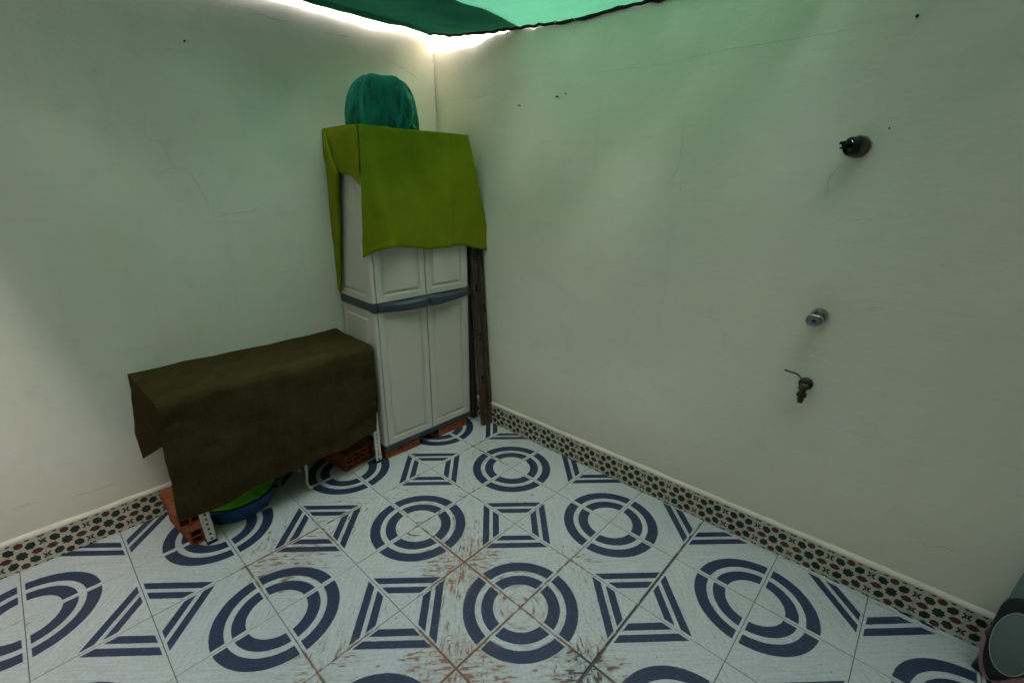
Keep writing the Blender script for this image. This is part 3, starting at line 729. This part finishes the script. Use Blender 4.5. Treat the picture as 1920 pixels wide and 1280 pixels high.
# ------------------------------------------------------------------ battens between cabinet and wall
def batten(p0, p1, wdt, thk, slots, label):
    p0 = Vector(p0); p1 = Vector(p1); z = (p1 - p0).normalized(); L = (p1 - p0).length
    x = Vector((0, 1, 0)); x = (x - z * x.dot(z)).normalized(); y = z.cross(x)
    M = Matrix.Identity(4)
    for i in range(3): M[i][0] = x[i]; M[i][1] = y[i]; M[i][2] = z[i]; M[i][3] = p0[i]
    m_ = MB(M); h = wdt / 2; sw = wdt * .22
    m_.box(-h, -sw, -thk / 2, thk / 2, 0, L); m_.box(sw, h, -thk / 2, thk / 2, 0, L)
    zc = 0.0
    for (a, c) in slots + [(L, L)]:
        if a > zc: m_.box(-sw + .0002, sw - .0002, -thk / 2 + .0004, thk / 2 - .0004, zc + .0005, a)
        zc = c
    m_.box(-sw + .0002, sw - .0002, thk / 2 - .006, thk / 2 - .004, .01, L - .01)
    o = m_.build('wooden_batten', 'wood', origin=p0, bevel=.0012, segs=1); return tag(o, label, 'batten')
batten((-.478, .9075, .002), (-.588, .898, 1.50), .044, .026, [(.30, .325), (.335, .36), (.60, .622), (.632, .655), (.92, .975), (1.12, 1.16)], 'dark slotted wooden batten next to the cabinet door')
batten((-.468, .9515, .002), (-.573, .945, 1.50), .036, .024, [(.50, .545), (.78, .84), (1.08, 1.14)], 'dark slotted wooden batten next to the white wall')
m_ = MB(Matrix.Translation((-.66, .925, .002)) @ Matrix.Rotation(-.05, 4, 'Y')); m_.box(-.085, .070, -.018, .022, 0, 1.45)  # added plank, widened to keep the gap dark where lit wall showed through
tag(m_.build('filler_plank', 'wood', origin=(-.66, .925, .002), bevel=.002), 'plank added to fill the dark gap behind the slotted battens', 'plank')

# ------------------------------------------------------------------ slotted-angle bench
FX, SZ = -.590, .735
bench = thing('slotted_bench', (-.775, -.30, 0), 'low bench of white slotted steel angle under the dark cloth', 'bench')
def angle_leg(px, py, top, sx, sy, lean=(0, 0)):
    """L section of 35 mm, legs run along x by sx and along y by sy, real slots"""
    L = top; A = .036; t = .002
    M = Matrix.Translation((px, py, .004)); M[0][2] = lean[0]; M[1][2] = lean[1]
    m_ = MB(M)
    def flange(f):
        f(0, .013, 0, L); f(.023, A, 0, L)
        z = 0.0; p = .027
        while z < L - .02:
            f(.0131, .0229, z, z + .015); z += p
    def fy(a, c, z0, z1): m_.box(min(0, sx * t), max(0, sx * t), min(sy * a, sy * c), max(sy * a, sy * c), z0, z1)
    def fx(a, c, z0, z1): m_.box(min(sx * a, sx * c), max(sx * a, sx * c), min(0, sy * t), max(0, sy * t), z0, z1)
    flange(fy)
    fx_ = lambda a, c, z0, z1: fx(max(a, .0022), c, z0, z1)
    flange(fx_)
    leg = m_.build('leg', 'white_metal', bench)
    f_ = MB(); f_.box(px - .004 if sx > 0 else px - .036, px + .036 if sx > 0 else px + .004, py - .004 if sy > 0 else py - .038, py + .038 if sy > 0 else py + .004, .0015, .016)
    f_.build('foot', 'black_rubber', leg, bevel=.002)
    return leg
angle_leg(FX, -.738, SZ - .03, -1, 1, (0, -.03)); angle_leg(FX - .012, .176, SZ - .03, -1, -1)
angle_leg(-.935, -.738, SZ - .03, 1, 1); angle_leg(-.935, .172, SZ - .03, 1, -1)
m_ = MB(); m_.box(-.958, FX - .004, -.79, .186, SZ - .030, SZ - .006); m_.build('top_board', 'shelf', bench, bevel=.003)
m_ = MB(); m_.box(-.94, FX - .004, -.735, .17, .36, .376); m_.build('lower_shelf', 'shelf', bench, bevel=.002)

# dark canvas over the bench
T1 = SZ + .004
ys = [-.812, -.66, -.46, -.20, 0.0, .165]
def wallx(y): return LWx(y) + .006
rows_ = []
rows_.append([Vector((wallx(y), y, T1 + .012)) for y in ys])
rows_.append([Vector((-.86, y, T1 + .004)) for y in ys])
rows_.append([Vector((-.70, y + (.012 if i == 0 else 0), T1 + .002)) for i, y in enumerate(ys)])
rows_.append([Vector((-.612, y + (.018 if i == 0 else 0), T1 + .004)) for i, y in enumerate(ys)])
rows_.append([Vector((-.582, y + (.018 if i == 0 else 0), T1 - .008 - .006 * (i % 2))) for i, y in enumerate(ys)])
rows_.append([Vector((-.570, y + (.014 if i == 0 else 0), T1 - .050)) for i, y in enumerate(ys)])
side = lambda z: [-.800, -.66, -.46, -.20, 0, .160]
rows_.append([Vector((-.566, -.806, .56)), Vector((-.560, -.66, .56)), Vector((-.566, -.46, .56)), Vector((-.562, -.20, .56)), Vector((-.566, 0, .56)), Vector((-.570, .160, .56))])
rows_.append([Vector((-.556, -.818, .36)), Vector((-.546, -.66, .36)), Vector((-.556, -.46, .36)), Vector((-.552, -.20, .37)), Vector((-.562, 0, .38)), Vector((-.572, .150, .40))])
hz = [hit(x, y, (1, 0, 0), X_) for x, y, X_ in ((332, 980, -.560), (420, 943, -.552), (500, 903, -.562), (600, 858, -.560), (660, 832, -.566), (706, 806, -.575))]
rows_.append(hz)
m_ = MB(); dsheet = patch(rows_, 100, 96, .013, 7.5, 3.0); m_.grid(dsheet)
# flap at the open left end, hanging near the wall
fw = [[dsheet[i_][0] + Vector((0, .0005, -.0015)) for i_ in (0, 12, 25, 34)],
      [Vector((-.952, -.826, .62)), Vector((-.87, -.812, .62)), Vector((-.72, -.780, .60)), Vector((-.64, -.760, .58))],
      [Vector((-.948, -.846, .48)), Vector((-.88, -.822, .50)), Vector((-.76, -.782, .52)), Vector((-.68, -.750, .53))],
      [hit(267, 860, (1, 0, 0), -.945), hit(283, 850, (1, 0, 0), -.90), hit(302, 838, (1, 0, 0), -.82), hit(320, 826, (1, 0, 0), -.74)]]
m_.grid(patch(fw, 26, 20, .008, 9, 6, 6))
rfl = [[Vector((-.94, .165, T1 + .010)), Vector((-.75, .165, T1)), Vector((-.60, .165, T1 - .002))], [Vector((-.94, .186, .55)), Vector((-.75, .188, .52)), Vector((-.585, .172, .50))], [Vector((-.94, .184, .36)), Vector((-.75, .188, .34)), Vector((-.59, .172, .33))]]
m_.grid(patch(rfl, 14, 12, .003, 8, 2))
canvas = thing('canvas_cover', (-.775, -.30, SZ), 'dark olive brown canvas sheet draped over the low bench', 'cloth')
m_.build('draped_sheet', 'olive', canvas, smooth=70, solid=.002)
m_ = MB(); m_.tube([p + Vector((.001, 0, 0)) for p in dsheet[-1]], .0032, 5); m_.build('hem', 'olive', canvas, smooth=60)

# ------------------------------------------------------------------ hollow bricks
def hollow_brick(loc, rz, L, W_, Hh, nx, nz, label, group):
    """long axis local x (channels run through), W_ in y, Hh in z"""
    m_ = MB(Matrix.Translation(loc) @ Matrix.Rotation(rz, 4, 'Z')); t = .008
    m_.box(0, L, 0, W_, 0, t); m_.box(0, L, 0, W_, Hh - t, Hh)
    m_.box(0, L, 0, t, t, Hh - t); m_.box(0, L, W_ - t, W_, t, Hh - t)
    for i in range(1, nx):
        y = W_ * i / nx; m_.box(.001, L - .001, y - t * .4, y + t * .4, t, Hh - t)
    for k in range(1, nz):
        z = Hh * k / nz
        for i in range(nx):
            ya = W_ * i / nx + (t if i == 0 else t * .4); yb = W_ * (i + 1) / nx - (t if i == nx - 1 else t * .4)
            m_.box(.0015, L - .0015, ya, yb, z - t * .4, z + t * .4)
    o = m_.build('hollow_brick', 'brick', origin=loc, bevel=.0016, segs=1); return tag(o, label, 'brick', group)
g_ = 'hollow bricks under the bench'
hollow_brick((-.900, -.818, .0005), .10, .275, .098, .080, 2, 2, 'terracotta hollow brick on the floor under another brick at the bench end', g_)
hollow_brick((-.935, -.824, .0812), .03, .262, .095, .080, 2, 2, 'terracotta hollow brick resting on top of another brick beside the skirting', g_)
hollow_brick((-.900, -.058, .0005), .14, .255, .200, .100, 4, 3, 'terracotta hollow brick with a grid of holes near the cabinet', g_)

# ------------------------------------------------------------------ basins
def basin(c, r0, r1, h, mat, label, th=.004):
    o = thing('basin', c, label, 'basin', 'plastic basins under the bench')
    m_ = MB()
    m_.lathe([(.001, .0), (r0, .0), (r0 + (r1 - r0) * .30, h * .35), (r1 - .006, h - .008), (r1, h - .006), (r1 + .004, h - .002), (r1 + .001, h), (r1 - .006, h - .001),
              (r1 - .006 - th, h - .012), (r0 + (r1 - r0) * .28 - th, h * .36), (r0 - th, th), (.001, th)], 56, c)
    m_.build('bowl', mat, o, smooth=50, weld=True); return o
basin((-.800, -.545, .0008), .150, .190, .098, 'basin_blue', 'blue plastic basin on the floor under the dark cloth')
basin((-.800, -.545, .0058), .138, .181, .104, 'basin_green', 'lime green plastic basin nested inside the blue one')

# white tubular stand half hidden under the cloth
st = thing('tube_stand', (-.66, -.20, 0), 'white bent tubular metal stand under the dark cloth', 'stand')
pf = hit(582, 913, (0, 0, 1), .010)
leg1 = spline([pf, hit(576, 905, (0, 0, 1), .026), hit(575, 885, (0, 0, 1), .075), hit(572, 868, (0, 0, 1), .135), pf + Vector((-.06, 0, .20)), pf + Vector((-.07, .01, .30))], 24)
m_ = MB(); m_.tube(leg1, .0072, 10); l_ = m_.build('leg', 'white_metal', st, smooth=60)
m_ = MB(); m_.tube([pf + Vector((-.008, -.004, 0)), pf + Vector((.012, .005, .0))], [.0095, .0095], 10); m_.build('foot', 'white_metal', l_, smooth=40)
off_ = Vector((-.20, .02, 0)); leg2 = [p + off_ for p in leg1]
m_ = MB(); m_.tube(leg2, .0072, 10); l_ = m_.build('leg', 'white_metal', st, smooth=60)
m_ = MB(); m_.tube([leg2[0] + Vector((-.008, -.004, 0)), leg2[0] + Vector((.012, .005, 0))], .0095, 10); m_.build('foot', 'white_metal', l_, smooth=40)
m_ = MB(); m_.tube([leg1[-1], leg2[-1]], .0072, 10); m_.build('crossbar', 'white_metal', st, smooth=60)
# loop of wire on the floor beside the basin
c_ = hit(523, 902, (0, 0, 1), .02); m_ = MB()
m_.tube([c_ + Vector((.004 * math.sin(3 * t), .022 * math.cos(t), .020 + .020 * math.sin(t))) for t in [2 * math.pi * i / 40 * 1.4 for i in range(41)]], .0016, 6)
tag(m_.build('wire_loop', 'string', smooth=60, origin=c_), 'small loop of grey wire on the floor beside the blue basin', 'wire')

# ------------------------------------------------------------------ fittings on the right wall
def wallM(x, z, extra=0.0):
    M = Matrix.Identity(4); ax = Vector((dR.x, dR.y, 0)); ay = Vector((-nR.x, -nR.y, 0))
    p = Vector((x, RWy(x), z)) - ay * extra
    for i in range(3): M[i][0] = ax[i]; M[i][1] = ay[i]; M[i][2] = (0, 0, 1)[i]; M[i][3] = p[i]
    return M
def lathe_y(mb, prof, n=28, c=(0, 0)):
    """profile (radius, distance out from the wall); axis along -y"""
    vs = []; fs = []
    for (r_, d_) in prof:
        for j in range(n):
            t = 2 * math.pi * j / n; vs.append((c[0] + r_ * math.cos(t), -d_, c[1] + r_ * math.sin(t)))
    for i in range(len(prof) - 1):
        for j in range(n): fs.append((i * n + j, i * n + (j + 1) % n, (i + 1) * n + (j + 1) % n, (i + 1) * n + j))
    fs.append(tuple(range(n))); fs.append(tuple(reversed(range((len(prof) - 1) * n, len(prof) * n))))
    mb.add(vs, fs)
# shower outlet
M = wallM(1.270, 1.714); sh = thing('shower_outlet', M.translation, 'broken dark shower pipe stub high on the plastered wall', 'shower outlet')
m_ = MB(M); lathe_y(m_, [(.034, .0004), (.034, .003), (.0335, .006), (.031, .010), (.0285, .024), (.0285, .030)]); m_.build('flange', 'bronze', sh, smooth=40)
M = M @ Matrix.Translation((0, -.018, 0)) @ Matrix.Rotation(R(-44), 4, 'Z') @ Matrix.Translation((0, .018, 0))
m_ = MB(M); lathe_y(m_, [(.027, .0302), (.030, .034), (.030, .046), (.027, .049), (.027, .051), (.021, .052), (.021, .032), (.004, .032)], 24); m_.build('collar', 'black_metal', sh, smooth=40)
m_ = MB(M); lathe_y(m_, [(.0115, .033), (.0115, .066), (.0085, .067), (.0085, .050), (.002, .050)], 18, (-.004, .006)); m_.build('pipe_stub', 'black_metal', sh, smooth=40)
for a0 in (.3, 1.9, 3.6):
    m_ = MB(M @ Matrix.Translation((-.004, 0, .006)) @ Matrix.Rotation(a0, 4, 'Y')); m_.box(.0095, .0145, -.074, -.056, -.0045, .0045); m_.build('broken_lug', 'black_metal', sh, bevel=.001)
m_ = MB(M); m_.tube([(.021 * math.cos(t), -.0535, .021 * math.sin(t)) for t in [R(a) for a in range(20, 130, 10)]], .0016, 6); m_.build('worn_edge', 'chrome', sh, smooth=60)
M = wallM(1.270, 1.714); m_ = MB(M); rg = []
for j in range(37):
    t = 2 * math.pi * j / 36; q = noise.noise(Vector((math.cos(t) * 2, math.sin(t) * 2, 4)))
    rg.append([(.034 * math.cos(t), -.0009, .034 * math.sin(t)), ((.038 + .005 * q) * math.cos(t), -.0007, (.038 + .006 * q) * math.sin(t))])
m_.grid(rg); m_.build('rust_ring', 'rust', sh)
# valve
M = wallM(1.274, 1.112); kn = thing('shower_valve', M.translation, 'small chrome shower valve with rounded square knob', 'valve')
m_ = MB(M); lathe_y(m_, [(.031, .0004), (.0315, .004), (.030, .012), (.0265, .020), (.024, .024)]); m_.build('rosette', 'chrome', kn, smooth=50)
m_ = MB(M); lathe_y(m_, [(.017, .020), (.017, .050)], 20); m_.build('neck', 'chrome', kn, smooth=40)
M = M @ Matrix.Translation((-.004, -.030, -.002))
m_ = MB(M @ Matrix.Rotation(R(4), 4, 'Y')); N = 40; rows_ = []
def sq(t, r_, p=2.8, ax=1.12): 
    c, s_ = math.cos(t), math.sin(t); k = (abs(c) ** p + abs(s_) ** p) ** (-1 / p); return (r_ * ax * k * c, r_ * .90 * k * s_)
for (r_, d_) in ((.018, .022), (.0225, .026), (.0245, .034), (.0250, .046), (.0235, .051), (.020, .0525), (.006, .0505), (.005, .047)):
    rows_.append([(sq(2 * math.pi * j / N, r_)[0], -d_, sq(2 * math.pi * j / N, r_)[1]) for j in range(N + 1)])
m_.grid(rows_); m_.ngon(rows_[-1][:-1]); m_.ngon(rows_[0][:-1][::-1]); m_.build('knob', 'chrome', kn, smooth=50, weld=True)
m_ = MB(M); lathe_y(m_, [(.0058, .048), (.0058, .0512), (.004, .0518)], 14); m_.build('screw_cap', 'black_metal', kn, smooth=40)
# tap
M = wallM(1.283, .832); tp = thing('garden_tap', M.translation, 'tarnished brass tap with thin lever handle above the skirting', 'tap')
m_ = MB(M); lathe_y(m_, [(.026, .0004), (.026, .003), (.020, .009), (.0145, .012)]); m_.build('rosette', 'bronze', tp, smooth=40)
m_ = MB(M); lathe_y(m_, [(.0105, .010), (.0105, .024), (.015, .0245), (.0155, .034), (.013, .036), (.0165, .042), (.0165, .058), (.012, .063), (.004, .065)], 24); m_.build('valve_body', 'bronze', tp, smooth=40)
ZM = lambda z: (0, -.050, z)
m_ = MB(M); m_.tube([ZM(-.008), ZM(-.026), ZM(-.0262), ZM(-.040), ZM(-.0402), ZM(-.050), ZM(-.0502), ZM(-.054), ZM(-.0542), ZM(-.066)], [.012, .012, .017, .017, .0105, .0105, .0125, .0125, .0095, .0095], 6 * 3); m_.build('spout', 'bronze', tp, smooth=30)
m_ = MB(M); m_.tube([ZM(.010), ZM(.022), ZM(.0222), ZM(.030)], [.008, .008, .0055, .0055], 14); m_.build('stem', 'black_metal', tp, smooth=40)
m_ = MB(M); lv = spline([(.004, -.050, .028), (-.010, -.051, .030), (-.018, -.053, .040), (-.030, -.056, .050), (-.052, -.062, .055), (-.074, -.068, .059)], 26); rows_ = []
for i, p in enumerate(lv):
    hw = .0065 if i > 6 else .008
    rows_.append([p + Vector((0, hw, .0016)), p + Vector((0, -hw, .0016)), p + Vector((0, -hw, -.0016)), p + Vector((0, hw, -.0016)), p + Vector((0, hw, .0016))])
m_.grid(rows_); m_.ngon(rows_[0][:-1]); m_.ngon(rows_[-1][:-1][::-1]); m_.build('lever', 'bronze', tp, smooth=35, weld=True)

# nails and plugged holes
def nail(p, n, r_, label, grp):
    M = Matrix.Identity(4); ay = Vector((-n.x, -n.y, 0)); ax = Vector((n.y, -n.x, 0)) * -1
    for i in range(3): M[i][0] = ax[i]; M[i][1] = ay[i]; M[i][2] = (0, 0, 1)[i]; M[i][3] = p[i]
    m_ = MB(M); lathe_y(m_, [(r_ * .5, -.01), (r_ * .5, .010), (r_, .0102), (r_ * .9, .0125), (r_ * .3, .013)], 12)
    return tag(m_.build('nail', 'nail', smooth=40, origin=p), label, 'nail', grp)
for (x, y), r_, lb in [((975, 198), .0040, 'small rusty nail in the white wall nearest the cabinet cloth'), ((1046, 182), .0050, 'larger rusty nail of a close pair in the white wall'), ((1062, 176), .0030, 'smaller rusty nail of a close pair in the white wall'),
                   ((1720, 32), .0050, 'rusty nail in a stained spot high above the shower outlet'), ((1668, 241), .0030, 'tiny dark nail beside the shower outlet')]:
    nail(hit(x, y, (-.0265, 1, 0), .984), nR, r_, lb, 'nails in the plastered walls')
nail(hit(345, 78, (1, -.0236, 0), -.969), nL, .0045, 'lone rusty nail high on the wall above the dark bench', 'nails in the plastered walls')
nail(hit(803, 80, (1, -.0236, 0), -.969), nL, .0040, 'rusty nail in the wall corner just under the net', 'nails in the plastered walls')

# ------------------------------------------------------------------ the thing standing by the right wall at the frame edge
TO = Vector((2.10, .80, 0))
toy = thing('plastic_toy', TO, 'grey and pink plastic toy with black oval panel beside the skirting', 'toy')
fw_ = (CAM - TO); fw_.z = 0; fw_.normalize(); sd2 = Vector((-fw_.y, fw_.x, 0))

PD = fw_.dot(Vector((2.03, .87, 0)))
def tpx(x, y):
    p = hit(x, y, fw_, PD); return Vector((p.x, p.y, max(p.z, .003)))
def extrude(name, pix, d0, d1, mat, parent, inset=.006, n=48, closed=True):
    """rounded solid whose outline lies in the toy's front plane; d0 front, d1 back (metres away from the viewer side)"""
    P_ = [tpx(x, y) for x, y in pix]; k = len(P_); out = []
    for i in range(n):
        x = i / n * k; j = int(x); out.append(cr(P_[(j - 1) % k], P_[j], P_[(j + 1) % k], P_[(j + 2) % k], x - j))
    c = sum(out, Vector()) / n; rows_ = []
    for (d, ins) in ((d0, inset * 1.0), (d0 + inset * .3, inset * .3), (d0 + inset, 0), (d1 - inset, 0), (d1, inset)):
        rows_.append([(p + (c - p).normalized() * ins - fw_ * d) for p in out + out[:1]])
    for r_ in rows_:
        for p in r_: p.z = max(p.z, .002)
    m_ = MB(); m_.grid(rows_); m_.ngon(rows_[0][:-1]); m_.ngon(rows_[-1][:-1][::-1]); return m_.build(name, mat, parent, smooth=50, weld=True)
extrude('body', [(1884, 1132), (1896, 1108), (1920, 1074), (1962, 1050), (2012, 1062), (2034, 1130), (2034, 1240), (1990, 1285), (1900, 1282), (1856, 1268), (1844, 1232), (1856, 1185)], .012, .105, 'toy_grey', toy, .014)
pan = extrude('panel', [(1842, 1232), (1847, 1204), (1860, 1168), (1884, 1127), (1926, 1128), (1966, 1150), (1978, 1200), (1966, 1246), (1930, 1266), (1886, 1272), (1856, 1273), (1846, 1254)], -.004, .030, 'toy_black', toy, .005)
def ell(cx, cy, a, b_, th, n=14): return [(cx + a * math.cos(t) * math.cos(th) - b_ * math.sin(t) * math.sin(th), cy + a * math.cos(t) * math.sin(th) + b_ * math.sin(t) * math.cos(th)) for t in [2 * math.pi * i / n for i in range(n)]]
extrude('disc', ell(1904, 1206, 46, 58, .16), -.008, .004, 'toy_disc', pan, .003)
rim = [tpx(x, y) - fw_ * -.008 for x, y in ell(1904, 1206, 47, 59, .16, 40)]
m_ = MB(); m_.tube(rim + rim[:2], .0016, 6); m_.build('rim', 'toy_rim', pan, smooth=60)
extrude('trim', [(1838, 1192), (1846, 1190), (1843, 1232), (1858, 1276), (1930, 1272), (1990, 1288), (1996, 1330), (1930, 1345), (1862, 1320), (1838, 1262), (1834, 1225)], .002, .060, 'toy_pink', toy, .006)
ft = extrude('foot', [(1846, 1232), (1850, 1262), (1848, 1290), (1832, 1300), (1814, 1288), (1812, 1262), (1826, 1240)], .020, .070, 'toy_green', toy, .006)
extrude('axle_hole', ell(1826, 1257, 8, 10, 0), .018, .024, 'toy_black', ft, .001)
for o in bpy.data.objects:
    if '_o' in o: del o['_o']
